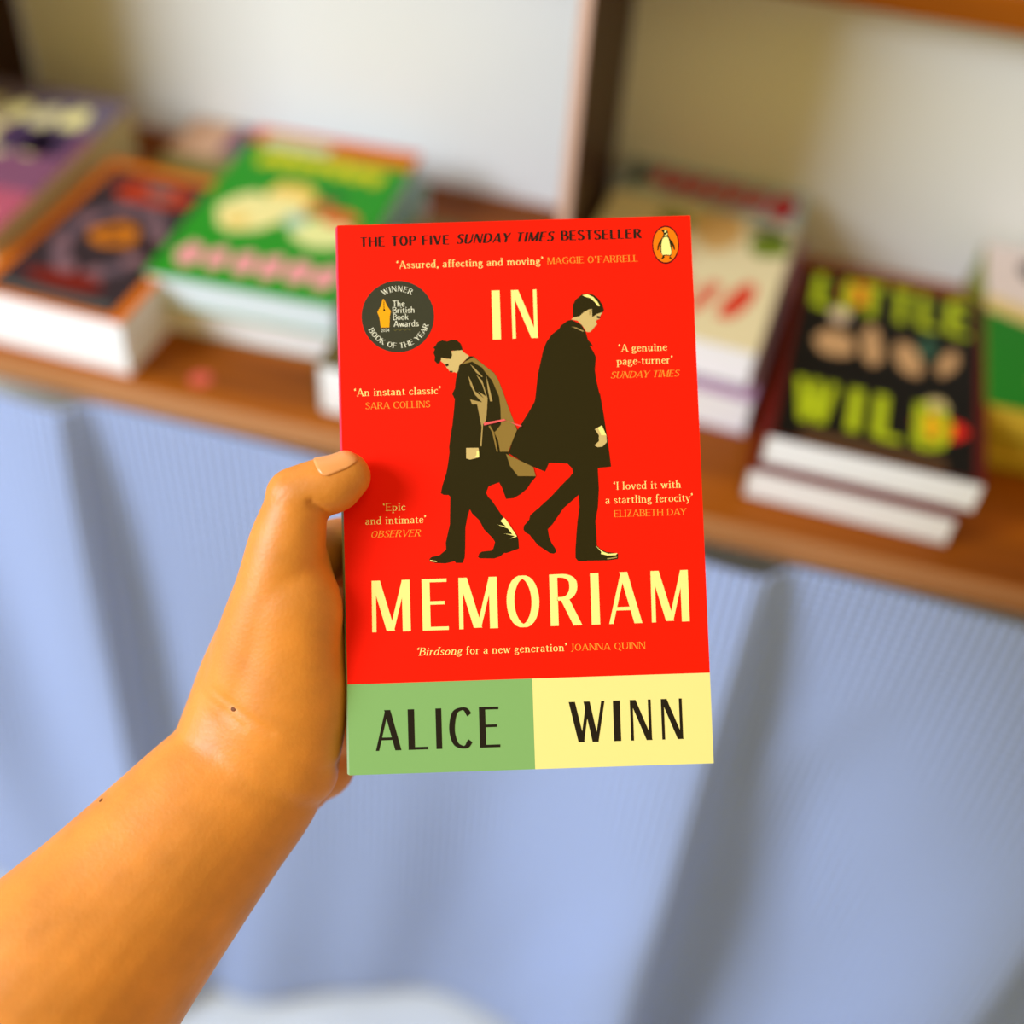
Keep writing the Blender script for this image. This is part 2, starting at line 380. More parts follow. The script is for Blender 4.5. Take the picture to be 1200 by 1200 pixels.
art_b = [((92, 16, 8), rect(0, 0, 4, 198)), ((92, 16, 8), rect(125, 0, 132, 198)), ((92, 16, 8), rect(4, 194, 125, 198)), ((92, 16, 8), rect(4, 0, 125, 2))]
shelf_book('paperback_book', (.0381, .0437, .0242), math.radians(-1.35), .132, .198, .0238, (14, 9, 5), pg_white,
    [('cover_border', art_b), ('cover_illustration', art_i[:6]), ('author_lettering', art_i[-1:]), ('title_lettering', art_t), ('title_lettering', art_t2), ('cover_flower', art_i[6:8]), ('cover_flower', art_i[8:11])], 'black paperback with lime green title lettering, on top of its stack', 'book', 'black book stack', spine=(104, 18, 10))
shelf_book('paperback_book', (.0325, .0365, .0003), math.radians(-2.0), .129, .198, .0236, (104, 18, 10), pg_white, [], 'dark red edged paperback underneath the black book with lime lettering', 'book', 'black book stack', spine=(104, 18, 10))

# --- green book with yellow title and its copy
GRN = (38, 142, 30); YEL = (206, 196, 10); PNK = (236, 150, 156); CRM = (236, 222, 150)
def chunky(n, x0, x1, y, hgt, seed):
    rnd = random.Random(seed); out = []; st = (x1-x0)/n
    for i in range(n):
        out.append(blob(x0+st*(i+.5), y+hgt/2+rnd.uniform(-2, 2), st*.44, hgt*.5, 10, .15))
    return out
art_top = [((214, 72, 4), rect(0, 190, 134, 214)), ((206, 196, 150), rect(12, 186, 66, 206)), ((214, 130, 0), rect(68, 186, 133, 203)), ((70, 110, 60), rect(56, 182, 100, 187))]
art_ti = [(YEL, p) for p in chunky(7, 16, 118, 158, 24, 3)]+[(YEL, rect(20, 164, 114, 178))]
art_il = [(CRM, blob(40, 92, 24, 26)), ((240, 196, 90), blob(60, 124, 19, 17)), (CRM, blob(58, 104, 22, 20)), ((226, 224, 150), blob(98, 82, 22, 19)), ((214, 92, 40), blob(104, 104, 14, 10)),
          ((150, 190, 170), blob(74, 92, 9, 9)), ((236, 200, 110), blob(34, 80, 10, 9)), ((30, 100, 40), blob(90, 128, 12, 7)), ((200, 110, 60), blob(84, 112, 6, 14, rot=-.7))]
art_pk = [(PNK, p) for p in chunky(6, 10, 128, 14, 30, 5)]
shelf_book('paperback_book', (-.3885, .070, .0252), math.radians(2.2), .134, .214, .0248, GRN, pg_blue,
    [('header_band', art_top), ('title_lettering', art_ti), ('cover_illustration', art_il), ('author_lettering', art_pk)], 'green paperback with yellow title and pink lettering, on top of its stack', 'book', 'green book stack')
shelf_book('paperback_book', (-.3800, .0745, .0003), math.radians(2.0), .132, .210, .0246, (120, 176, 172), pg_white, [], 'teal edged paperback underneath the green book', 'book', 'green book stack', spine=(120, 150, 120))

# --- dark ornamental book with orange edge
ORG = (206, 104, 12)
art_m = [((52, 40, 44), [(10, 6), (102, 6), (102, 172), (10, 172)])]
ring = []
for k in range(16):
    a = 2*math.pi*k/16
    ring.append(((128, 92, 98) if k % 2 else (92, 74, 84), blob(56+30*math.cos(a), 84+42*math.sin(a), 7, 10, rot=a)))
art_m2 = ring+[((196, 110, 16), blob(56, 90, 17, 15)), ((110, 60, 30), blob(56, 90, 7, 6)), ((176, 52, 18), blob(55, 149, 32, 15)), ((110, 100, 96), blob(58, 153, 11, 7)), ((112, 30, 20), blob(54, 30, 30, 11)), ((84, 84, 80), rect(14, 9, 98, 16))]
shelf_book('paperback_book', (-.4915, .022, .0003), math.radians(-2.0),   .112, .184, .0445, ORG, pg_white,
    [('cover_panel', art_m), ('cover_ornament', art_m2)], 'thick book with orange edged dark ornamental cover, pale pages facing out', 'book', spine=ORG)

# --- thick mauve book at far left
art_p = [((128, 78, 104), rect(0, 60, 128, 150)), ((176, 84, 104), rect(0, 0, 128, 60)), ((110, 96, 112), rect(0, 150, 128, 207)), ((70, 50, 78), rect(60, 110, 118, 150))]
art_pl = [(CRM if k % 2 else (214, 200, 150), p) for k, p in enumerate(chunky(4, 12, 106, 104, 40, 8)+chunky(4, 20, 112, 148, 36, 9))]
art_pl2 = [((224, 150, 130), p) for p in chunky(5, 12, 116, 12, 26, 4)]
shelf_book('paperback_book', (-.6225, .056, .0003), math.radians(.6), .128, .208, .0595, (126, 84, 110), pg_cream,
    [('cover_panel', art_p), ('title_lettering', art_pl), ('author_lettering', art_pl2)], 'thick mauve book with cream lettering and tan page edges', 'book')

# --- small pink book at the back
art_s = [((206, 160, 130), rect(0, 40, 40, 96)), ((110, 70, 100), rect(40, 50, 72, 96)), ((120, 110, 50), rect(0, 0, 72, 34))]
shelf_book('pocket_book', (-.474, .229, .0003), math.radians(1), .074, .098, .022, (150, 120, 90), pg_cream, [('cover_picture', art_s)], 'small pink and purple pocket book behind the green stack by the back board', 'book')

# --- pale block behind the held book
shelf_book('paperback_book', (-.2485, .0265, .0003), math.radians(-1), .116, .19, .040, (96, 80, 40), pg_white, [], 'thick white paged book mostly hidden behind the held red paperback', 'book')

# --- cream book with red lettering and its copy
art_c = [((158, 170, 176), rect(0, 160, 140, 212))]
art_ct = [((196, 26, 56), p) for p in [blob(12+15.5*i, 188, 6.2, 18, 8, .1, -.1) for i in range(8)]]+[((188, 200, 190), blob(24, 170, 10, 9))]+[((176, 30, 40), blob(126, 184, 7, 19, rot=-.15))]
art_ci = [((226, 178, 112), blob(86, 134, 19, 26)), ((110, 130, 30), blob(124, 128, 15, 15)), ((60, 72, 52), blob(122, 148, 18, 7)), ((80, 118, 40), blob(52, 136, 14, 9)), ((232, 214, 160), blob(56, 154, 18, 9)), ((228, 150, 120), blob(60, 92, 16, 7))]
art_cr = [((224, 108, 84), p) for p in [blob(14+20*i, 48, 6, 24, 8, .12, -.25) for i in range(5)]]+[((222, 66, 44), blob(116, 52, 8, 27, 9, .1, -.25))]
shelf_book('paperback_book', (-.117, .117, .0303), math.radians(-4.2), .140, .212, .0297, (232, 214, 172), pg_white,
    [('header_band', art_c), ('title_lettering', art_ct), ('cover_illustration', art_ci), ('author_lettering', art_cr)], 'cream paperback with red lettering, on top of its stack right of the divider', 'book', 'cream book stack', spine=(90, 96, 50))
shelf_book('paperback_book', (-.112, .105, .0003), math.radians(-4.0), .140, .212, .0297, (170, 130, 168), pg_white, [], 'mauve edged paperback underneath the cream book with red lettering', 'book', 'cream book stack', spine=(150, 110, 150))

# --- green and pink book at far right
art_g = [((226, 206, 200), [(0, 128), (129, 84), (129, 198), (0, 198)]), ((222, 190, 120), [(0, 108), (129, 60), (129, 84), (0, 128)]), ((70, 62, 66), blob(40, 170, 18, 16))]
art_g2 = [((104, 146, 60), blob(70, 34, 46, 12))]
shelf_book('paperback_book', (.1712, .119, .0258), math.radians(-.5), .129, .198, .0245, (26, 118, 24), pg_yellow, [('cover_illustration', art_g), ('cover_ornament', art_g2)], 'green and pale pink paperback at the right edge, on top of its stack', 'book', 'green and pink book stack', spine=(120, 130, 30))
shelf_book('paperback_book', (.1735, .117, .0003), math.radians(.8), .129, .198, .0252, (150, 116, 20), pg_yellow, [], 'yellow paged paperback underneath the green and pink book', 'book', 'green and pink book stack', spine=(120, 110, 30))

# --- round sticker on the shelf
bm = bmesh.new(); bmesh.ops.create_cone(bm, cap_ends=True, segments=28, radius1=.0075, radius2=.0073, depth=.0004)
st = obj('price_sticker', bm, mat('sticker_red', (206, 84, 70), .5, .3)); st.location = (-.336, .032, .0004)
tag(st, 'small round red sticker stuck on the wooden shelf', 'sticker')

# ================================================================== HELD BOOK
FIG = {'L': [('dark', [(42.19, 142.39),(41.58, 140.05),(41.13, 136.79),(40.1, 134.82),(41.02, 132.98),(40.67, 129.54),(39.84, 123.41),(39.0, 119.1),(38.47, 115.51),(38.57, 113.8),(37.95, 109.86),(37.21, 106.28),(35.65, 101.65),(35.04, 98.98),(36.09, 98.34),(37.77, 98.28),(38.4, 97.62),(37.93, 87.6),(36.93, 83.7),(36.32, 81.22),(36.36, 78.72),(34.06, 76.83),(31.02, 76.21),(30.29, 75.52),(30.33, 74.63),(32.38, 74.03),(35.94, 73.74),(39.34, 74.42),(39.68, 73.8),(42.17, 73.72),(42.94, 75.66),(43.22, 79.21),(43.5, 86.35),(44.25, 89.91),(45.23, 92.92),(46.08, 91.28),(48.51, 88.88),(50.19, 85.43),(52.95, 82.48),(53.97, 80.84),(53.26, 78.54),(52.45, 77.85),(49.24, 77.6),(48.15, 76.92),(47.68, 75.69),(48.27, 75.2),(53.44, 74.97),(55.6, 75.61),(57.06, 76.82),(57.95, 76.79),(62.46, 78.25),(62.38, 81.47),(61.89, 82.91),(60.19, 85.47),(56.77, 90.23),(53.36, 95.71),(51.97, 97.19),(51.3, 98.65),(52.27, 100.96),(56.07, 102.27),(57.08, 100.27),(58.38, 96.2),(61.07, 96.37),(63.62, 97.73),(66.01, 99.63),(67.51, 101.74),(69.38, 103.84),(68.42, 107.47),(59.96, 112.06),(59.71, 113.23),(63.09, 120.16),(63.31, 121.42),(61.79, 124.55),(60.16, 129.67),(58.52, 134.8),(56.87, 139.58),(55.51, 142.17),(52.7, 144.44),(50.94, 145.95),(48.13, 148.41),(46.69, 148.45),(44.83, 146.5),(42.98, 145.1),(42.57, 143.29)]),('dark', [(36.59, 148.21),(35.81, 146.05),(34.91, 146.15),(34.04, 147.19),(34.26, 148.64),(33.76, 150.12),(34.33, 151.38),(33.73, 151.94),(34.55, 152.65),(35.3, 153.9),(37.12, 154.58),(38.92, 154.16),(40.74, 154.73),(42.35, 154.42),(43.76, 153.1),(44.41, 150.89),(43.5, 150.37),(41.7, 150.61),(40.26, 150.65),(40.58, 149.18),(40.17, 147.55),(38.74, 147.78),(37.66, 147.99)]),('skin', [(36.59, 148.21),(37.66, 147.88),(38.73, 147.71),(39.99, 147.56),(40.57, 149.0),(40.25, 150.47),(41.7, 150.61),(44.23, 150.71),(44.39, 150.16),(46.69, 148.45),(44.83, 146.68),(42.99, 145.17),(42.5, 143.11),(41.83, 142.4),(41.3, 142.78),(40.39, 142.7),(39.67, 142.65),(39.06, 143.76),(38.29, 144.7),(37.78, 145.62),(37.08, 146.37),(36.37, 146.94)]),('darkd', [(37.78, 145.8),(39.12, 145.95),(39.2, 145.21),(38.29, 144.88)]),('darkd', [(39.33, 143.21),(40.59, 143.17),(40.4, 142.77),(39.67, 142.65)]),('tan', [(48.12, 148.04),(49.18, 147.28),(52.34, 144.63),(55.5, 141.99),(57.04, 139.21),(58.52, 134.8),(60.16, 129.67),(63.12, 121.07),(59.71, 113.23),(56.77, 113.32),(56.18, 117.49),(54.84, 120.42),(55.57, 120.94),(57.44, 123.23),(57.44, 129.03),(57.04, 133.4),(54.7, 139.28),(52.62, 141.89),(51.24, 144.12),(47.71, 146.41),(44.08, 145.43),(45.19, 146.49)]),('tan2', [(46.12, 141.36),(47.13, 139.15),(48.46, 135.47),(51.62, 132.84),(49.54, 135.44),(52.36, 133.54),(51.06, 137.94),(49.01, 141.64),(51.1, 139.39),(51.91, 136.46),(52.88, 132.8),(52.59, 129.18),(52.1, 124.85),(50.98, 123.43),(50.2, 115.5),(49.66, 115.52),(50.41, 122.36),(49.65, 127.09),(49.04, 130.74),(47.25, 130.79),(46.58, 132.63),(50.86, 131.41),(48.43, 134.2),(46.74, 138.07)]),('tan2', [(46.96, 145.52),(48.71, 143.83),(51.32, 140.84),(51.14, 140.55),(49.03, 142.37)]),('tan2', [(52.6, 141.17),(53.55, 137.14),(54.64, 131.65),(53.75, 131.68),(52.99, 136.43)]),('tan', [(53.48, 122.99),(54.84, 120.42),(56.05, 113.34),(55.52, 113.36),(54.12, 120.44),(52.93, 122.65)]),('tan', [(59.95, 111.88),(68.42, 107.47),(69.31, 104.06),(62.94, 104.26),(60.19, 108.09),(58.9, 112.45)]),('skin', [(44.63, 115.06),(49.11, 114.92),(49.18, 111.49),(45.94, 110.76),(44.52, 111.27)]),('cream', [(48.36, 113.86),(49.18, 113.83),(49.19, 111.6),(47.68, 111.72),(48.32, 112.42)]),('cream', [(57.28, 89.5),(58.15, 88.75),(61.88, 82.55),(59.36, 81.85),(61.17, 82.76),(57.28, 83.77),(60.3, 83.32),(58.76, 85.51),(55.06, 87.06),(58.07, 86.25),(56.17, 88.28)]),('pink', [(51.17, 123.97),(52.44, 124.11),(58.58, 125.08),(59.28, 124.55),(53.49, 123.43),(51.32, 122.99)]),('pink', [(58.92, 124.64),(62.12, 123.45),(64.96, 122.46),(64.59, 122.11),(62.81, 122.71),(61.58, 123.47)]),('cream', [(30.63, 75.16),(33.11, 74.61),(32.75, 74.38),(30.62, 74.69)])], 'R': [('dark', [(84.18, 160.71),(82.72, 160.39),(80.13, 158.63),(79.74, 157.73),(76.77, 155.44),(74.68, 152.58),(73.5, 149.69),(72.47, 145.71),(71.22, 140.65),(70.49, 135.22),(70.03, 131.96),(68.88, 129.82),(70.02, 131.91),(69.63, 130.83),(66.78, 126.21),(63.0, 120.53),(59.7, 112.68),(63.74, 110.03),(67.62, 107.93),(72.74, 105.61),(74.28, 108.81),(80.9, 108.24),(82.46, 106.57),(82.76, 104.94),(81.45, 103.36),(78.48, 100.57),(74.4, 96.39),(70.71, 93.28),(70.34, 92.88),(66.85, 90.12),(66.44, 88.52),(64.4, 86.26),(64.28, 84.83),(65.21, 83.73),(66.26, 83.16),(67.81, 81.14),(69.17, 79.31),(73.36, 76.33),(74.77, 76.0),(75.79, 76.61),(75.55, 77.68),(74.19, 79.87),(73.37, 82.04),(73.01, 84.91),(74.78, 86.65),(76.28, 88.75),(78.91, 92.25),(81.86, 94.67),(84.52, 96.92),(84.64, 92.43),(83.75, 87.44),(83.24, 83.16),(82.68, 77.46),(82.57, 74.25),(83.59, 72.97),(86.09, 72.89),(86.81, 73.12),(93.95, 73.0),(97.71, 73.41),(97.89, 75.19),(97.08, 75.58),(93.7, 76.04),(91.6, 77.18),(90.4, 78.47),(90.37, 82.58),(90.18, 87.24),(91.26, 92.22),(91.85, 98.67),(91.76, 105.87),(91.78, 106.35),(96.56, 106.67),(96.11, 111.92),(95.31, 119.17),(94.5, 126.44),(93.5, 133.73),(93.47, 132.7),(92.41, 138.18),(92.0, 141.84),(92.54, 146.74),(91.71, 148.78),(90.35, 151.01),(91.7, 150.53),(91.09, 151.72),(89.88, 153.22),(89.25, 155.8),(87.73, 158.77)]),('dark', [(84.75, 161.43),(84.75, 164.36),(84.92, 166.19),(85.89, 168.0),(88.12, 169.77),(90.32, 170.25),(92.47, 169.63),(94.23, 168.11),(95.59, 165.87),(96.07, 164.02),(95.67, 163.11),(93.66, 162.44),(91.81, 161.4),(90.8, 163.44),(88.61, 163.14),(87.12, 161.9)]),('skin', [(84.75, 161.43),(87.12, 161.9),(88.8, 163.32),(90.46, 164.19),(91.74, 164.44),(91.77, 162.31),(91.81, 161.4),(93.47, 162.45),(95.56, 163.12),(94.72, 161.86),(94.5, 160.77),(93.58, 160.43),(93.02, 159.89),(93.44, 158.67),(92.78, 158.18),(91.64, 156.82),(90.7, 155.94),(89.44, 156.08),(88.08, 158.39),(86.34, 160.28),(84.18, 160.71)]),('darkd', [(93.45, 161.9),(94.71, 161.49),(94.5, 160.84),(93.42, 160.98)]),('tan2', [(90.63, 163.82),(91.55, 164.15),(91.31, 162.69),(90.74, 161.98)]),('cream', [(88.48, 169.57),(90.3, 169.88),(92.44, 168.72),(93.82, 167.02),(94.67, 165.35),(93.94, 165.37),(92.74, 167.06),(91.34, 168.38),(89.19, 169.07)]),('tan2', [(84.09, 158.08),(85.89, 157.73),(88.55, 156.37),(88.18, 156.12),(85.87, 157.29)]),('skin', [(91.21, 120.38),(93.78, 121.75),(95.27, 118.09),(95.35, 115.55),(93.68, 113.98),(91.87, 113.85),(90.9, 114.61),(91.56, 115.13),(92.49, 116.0),(92.57, 118.17)]),('cream', [(92.31, 120.89),(93.78, 121.68),(95.19, 118.09),(93.47, 118.14)]),('cream', [(89.86, 78.48),(92.28, 76.26),(94.39, 75.38),(97.61, 75.49),(97.05, 74.79),(94.01, 74.78),(91.71, 75.39),(91.92, 76.1)]),('tan2', [(93.79, 73.72),(97.56, 74.2),(97.37, 73.78),(93.96, 73.36)])]}
EMBLEM = [('maroon', [(124.46, 187.21),(124.38, 186.29),(124.21, 185.38),(123.97, 184.51),(123.65, 183.68),(123.26, 182.92),(122.8, 182.24),(122.29, 181.64),(121.74, 181.14),(121.14, 180.75),(120.52, 180.47),(119.88, 180.3),(119.23, 180.26),(118.59, 180.34),(117.96, 180.54),(117.36, 180.86),(116.8, 181.29),(116.28, 181.82),(115.82, 182.44),(115.42, 183.15),(115.1, 183.94),(114.84, 184.78),(114.67, 185.66),(114.58, 186.58),(114.58, 187.51),(114.66, 188.43),(114.82, 189.34),(115.06, 190.22),(115.38, 191.04),(115.77, 191.81),(116.22, 192.49),(116.73, 193.09),(117.29, 193.6),(117.89, 193.99),(118.51, 194.27),(119.16, 194.43),(119.8, 194.48),(120.45, 194.4),(121.07, 194.2),(121.68, 193.88),(122.24, 193.45),(122.76, 192.92),(123.22, 192.29),(123.61, 191.57),(123.94, 190.79),(124.19, 189.95),(124.36, 189.06),(124.45, 188.14)]),('orange', [(124.04, 187.23),(123.96, 186.38),(123.81, 185.54),(123.59, 184.74),(123.3, 183.98),(122.94, 183.28),(122.52, 182.65),(122.06, 182.1),(121.55, 181.64),(121.0, 181.28),(120.43, 181.02),(119.84, 180.87),(119.25, 180.83),(118.66, 180.91),(118.09, 181.09),(117.54, 181.38),(117.03, 181.77),(116.56, 182.26),(116.13, 182.84),(115.77, 183.49),(115.47, 184.21),(115.24, 184.99),(115.08, 185.8),(115.0, 186.64),(115.0, 187.5),(115.07, 188.35),(115.22, 189.18),(115.44, 189.99),(115.73, 190.75),(116.09, 191.45),(116.5, 192.08),(116.97, 192.63),(117.48, 193.09),(118.03, 193.46),(118.6, 193.71),(119.19, 193.86),(119.78, 193.9),(120.37, 193.83),(120.94, 193.65),(121.49, 193.35),(122.01, 192.96),(122.48, 192.47),(122.9, 191.89),(123.27, 191.24),(123.57, 190.51),(123.8, 189.74),(123.95, 188.92),(124.03, 188.08)]),('dark', [(117.38, 193.01),(118.38, 192.98),(119.11, 193.0),(120.2, 192.93),(120.61, 191.99),(120.65, 190.69),(121.15, 189.57),(122.19, 188.24),(122.76, 186.75),(122.89, 185.36),(122.52, 185.31),(122.11, 186.4),(121.61, 187.52),(121.89, 185.3),(121.64, 183.64),(121.07, 183.1),(121.23, 182.64),(121.85, 182.25),(121.4, 182.26),(121.3, 181.99),(120.67, 182.19),(120.5, 182.47),(120.88, 182.83),(120.71, 183.21),(119.08, 183.35),(118.71, 183.08),(119.05, 182.61),(118.5, 182.35),(118.12, 181.99),(117.49, 182.29),(117.96, 182.55),(118.26, 183.19),(117.58, 184.5),(117.38, 186.17),(117.63, 187.82),(117.03, 186.55),(116.8, 185.35),(116.35, 185.37),(116.49, 186.75),(117.0, 188.21),(118.06, 189.66),(118.74, 190.75),(118.87, 191.67),(118.18, 192.62)]),('cream', [(119.73, 190.31),(120.44, 190.05),(120.77, 189.21),(121.05, 187.17),(121.51, 184.94),(121.37, 183.83),(120.9, 183.44),(119.64, 183.66),(118.36, 183.52),(117.93, 184.12),(117.87, 185.78),(117.98, 187.63),(118.42, 189.46),(118.99, 190.09)]),('cream', [(119.17, 192.31),(119.64, 192.76),(120.09, 192.65),(119.99, 192.29),(119.61, 191.93),(119.24, 191.85)]),('cream', [(120.29, 191.72),(120.34, 191.16),(119.84, 190.75),(119.11, 190.83),(119.76, 191.18)])]
TEXTS = [('THE TOP FIVE', 8.33, 189.85, 32.32, 3.55, 'k', 'black', 0),('SUNDAY TIMES', 43.14, 189.96, 36.11, 3.55, 'k', 'black', 0.2),('BESTSELLER', 81.36, 190.07, 29.61, 3.55, 'k', 'black', 0),('‘Assured, affecting and moving’', 21.26, 181.45, 53.34, 2.75, 's', 'cream', 0),('MAGGIE O’FARRELL', 76.06, 181.47, 33.11, 2.4, 's', 'gold', 0),('‘An instant classic’', 4.84, 135.04, 31.18, 2.75, 's', 'cream', 0),('SARA COLLINS', 8.76, 130.22, 23.28, 2.4, 's', 'gold', 0),('‘Epic', 14.19, 93.23, 8.05, 2.75, 's', 'cream', 0),('and intimate’', 7.77, 88.54, 21.68, 2.75, 's', 'cream', 0),('OBSERVER', 9.83, 83.79, 17.69, 2.4, 's', 'gold', 0.2),('‘A genuine', 100.88, 148.36, 17.6, 2.75, 's', 'cream', 0),('page-turner’', 99.99, 143.62, 20.32, 2.75, 's', 'cream', 0),('SUNDAY TIMES', 97.68, 138.74, 25.12, 2.4, 's', 'gold', 0.2),('‘I loved it with', 97.21, 98.3, 24.23, 2.75, 's', 'cream', 0),('a startling ferocity’', 94.07, 93.36, 31.46, 2.75, 's', 'cream', 0),('ELIZABETH DAY', 96.84, 88.46, 26.25, 2.4, 's', 'gold', 0),('‘Birdsong', 25.14, 41.29, 16.13, 2.75, 's', 'cream', 0.2),('for a new generation’', 42.52, 41.25, 35.88, 2.75, 's', 'cream', 0),('JOANNA QUINN', 79.77, 41.22, 26.68, 2.4, 's', 'gold', 0)]
LETTERS = [('I', 55.45, 154.25, 2.97, 18.03, 'd', 'cream', 0),('N', 62.54, 154.4, 9.47, 17.84, 'd', 'cream', 0),('M', 9.27, 50.03, 13.74, 18.31, 'd', 'cream', 0),('E', 27.29, 50.08, 9.25, 18.32, 'd', 'cream', 0),('M', 40.28, 50.13, 13.85, 18.32, 'd', 'cream', 0),('O', 57.42, 50.18, 11.7, 18.33, 'd', 'cream', 0),('R', 72.93, 50.23, 11.25, 18.34, 'd', 'cream', 0),('I', 87.56, 50.27, 3.02, 18.34, 'd', 'cream', 0),('A', 93.81, 50.3, 11.84, 18.35, 'd', 'cream', 0),('M', 109.07, 50.36, 13.53, 18.35, 'd', 'cream', 0),('A', 9.53, 8.23, 9.03, 14.23, 'd', 'black', 0),('L', 21.1, 8.22, 6.92, 14.23, 'd', 'black', 0),('I', 30.97, 8.21, 2.05, 14.23, 'd', 'black', 0),('C', 35.66, 8.19, 8.07, 14.23, 'd', 'black', 0),('E', 46.39, 8.18, 7.2, 14.24, 'd', 'black', 0),('W', 78.33, 8.91, 12.72, 14.25, 'd', 'black', 0),('I', 94.02, 8.9, 2.48, 14.26, 'd', 'black', 0),('N', 100.0, 8.9, 7.64, 14.26, 'd', 'black', 0),('N', 111.06, 8.9, 7.64, 14.26, 'd', 'black', 0)]
BADGE = (21.245, 163.789, 13.15)
BAND = [31.759, 31.99, 65.773, 65.62]
HAND = [[(-15.74, 98.07, 8.5, 11.2, 10.6),(-7.76, 101.07, 9.3, 10.6, 9.6),(-1.41, 102.97, 9.4, 10.5, 9.0),(3.07, 105.9, 8.8, 8.8, 7.9)], [(-14.92, 98.39, 8.0, 10.4, 10.5),(-19.03, 83.91, 5.0, 13.6, 12.5),(-23.7, 68.11, 1.0, 14.8, 14.0),(-29.68, 48.36, -6.0, 18.0, 16.0),(-36.7, 23.39, -14.0, 20.0, 16.5),(-41.8, 1.07, -20.0, 19.0, 13.0)], [(-20.26, 73.16, 1.0, 14.0, 13.0),(-18.96, 61.89, 1.0, 18.0, 14.0),(-20.7, 46.71, -2.0, 19.0, 14.5),(-23.51, 26.68, -7.0, 23.0, 16.0),(-32.22, 6.11, -15.0, 28.0, 19.0)], [(-17.62, 77.06, 0.0, 12.0, 12.0),(-16.39, 58.7, -5.0, 14.2, 14.0),(-15.72, 40.14, -8.0, 14.8, 14.0),(-18.19, 21.14, -15.0, 15.5, 14.0),(-22.43, 6.94, -18.0, 14.0, 14.0)], [(-25.08, 57.31, -12.0, 20.0, 14.0),(-29.81, 35.52, -15.0, 26.0, 18.0),(-35.19, 13.59, -18.0, 29.5, 20.0),(-41.09, -1.14, -18.0, 30.3, 21.0),(-56.57, -18.62, -15.0, 33.0, 25.0),(-81.03, -45.87, -8.0, 38.0, 30.0),(-106.95, -74.8, 4.0, 44.0, 36.0),(-143.04, -117.47, 20.0, 48.0, 42.0),(-178.88, -161.73, 34.0, 49.0, 45.0),(-207.94, -218.34, 95.0, 50.0, 47.0),(-218.41, -269.59, 170.0, 54.0, 52.0)], [(-21.13, 15.48, -40.0, 15.0, 13.0),(-19.05, 3.7, -42.0, 14.5, 12.5),(-16.54, -2.93, -42.0, 14.0, 12.5)], [(-18.04, -2.74, -41.0, 12.5, 11.5),(-27.1, -6.26, -34.0, 16.0, 15.0),(-38.29, -9.21, -25.0, 20.0, 18.0)], [(-29.57, 14.99, -32.0, 24.0, 15.0),(-9.25, 36.4, -41.0, 27.0, 13.0),(1.02, 59.26, -43.0, 26.0, 12.0),(4.68, 72.54, -43.0, 22.0, 11.0)], [(-20.47, 74.15, -2.0, 11.0, 11.0),(-13.06, 79.15, -22.0, 12.0, 12.0),(-3.75, 82.77, -40.0, 12.0, 11.0)], [(-2.55, 82.77, -41.0, 11.0, 10.5),(23.54, 95.71, -46.0, 8.8, 8.8),(47.59, 103.13, -42.0, 8.0, 8.0),(66.07, 106.76, -33.0, 7.0, 7.0)], [(2.93, 69.24, -43.0, 11.0, 10.5),(33.13, 78.51, -48.0, 9.0, 9.0),(60.47, 84.23, -43.0, 8.2, 8.2),(81.93, 87.05, -33.0, 7.2, 7.0)], [(2.57, 54.2, -43.0, 11.0, 10.5),(32.66, 59.9, -47.0, 8.6, 8.6),(58.12, 63.46, -42.0, 7.8, 7.8),(76.22, 65.49, -32.6, 6.8, 6.8)], [(-1.04, 37.73, -42.0, 10.5, 10.0),(23.84, 41.1, -45.0, 7.6, 7.6),(42.54, 44.04, -40.0, 7.0, 7.0),(57.53, 45.84, -32.0, 6.2, 6.2)]]
CREASES = [([(-2.55, 89.21, 14.0),(-5.44, 92.27, 14.0),(-8.35, 94.73, 14.0),(-8.92, 95.64, 14.0)], 1.3, 1.6),([(-49.65, 32.83, 6.0),(-42.58, 27.86, 6.0),(-34.34, 21.67, 6.0),(-26.1, 16.68, 6.0)], 1.6, 0.45),([(-51.48, 30.22, 6.0),(-43.83, 24.35, 6.0),(-35.88, 18.77, 6.0)], 1.6, 0.35),([(-21.09, 100.14, 18.0),(-18.69, 103.01, 18.0),(-16.3, 105.3, 18.0)], 1.2, 0.25),([(-22.3, 97.82, 18.0),(-19.32, 100.38, 18.0)], 1.2, 0.25),([(-20.0, 95.69, 18.0),(-17.0, 99.13, 18.0)], 1.2, 0.2),([(-16.53, 3.68, -20.0),(-10.28, 0.97, -20.0),(-5.52, 2.06, -20.0),(-0.73, 4.41, -20.0)], 2.2, 1.2),([(-23.82, -1.82, -25.0),(-15.35, -8.4, -25.0),(-13.54, -13.18, -25.0)], 1.6, 0.5)]
MOLES = [(-88.6, -6.2, 8.0),(-39.8, 24.8, 0.0)]
INK = {'dark': (44, 36, 8), 'darkd': (34, 26, 6), 'skin': (206, 176, 112), 'tan': (142, 112, 52), 'tan2': (172, 142, 82), 'cream': (252, 234, 138), 'pink': (236, 92, 92),
       'black': (36, 28, 18), 'gold': (255, 158, 52), 'maroon': (84, 10, 14), 'orange': (255, 122, 8), 'badge': (60, 58, 42), 'white': (236, 230, 206), 'nib': (240, 162, 20), 'olive': (110, 100, 50)}
def ink(k): return mat('print_'+k, INK[k], .55, .08)
RED = mat('cover_red', (250, 26, 2), .55, .08)
hb = tag(empty('paperback_book'), 'red paperback with two walking men on its cover, held up in a hand', 'book')
ax = BOOK_AXES
hb.matrix_world = Matrix([[ax[0][0], ax[0][1], ax[0][2], BOOK_O[0]], [ax[1][0], ax[1][1], ax[1][2], BOOK_O[1]], [ax[2][0], ax[2][1], ax[2][2], BOOK_O[2]], [0, 0, 0, 1]])
mm = .001; TH = .0225
bm = bmesh.new(); vs, us = BAND[0]*mm, BAND[2]*mm
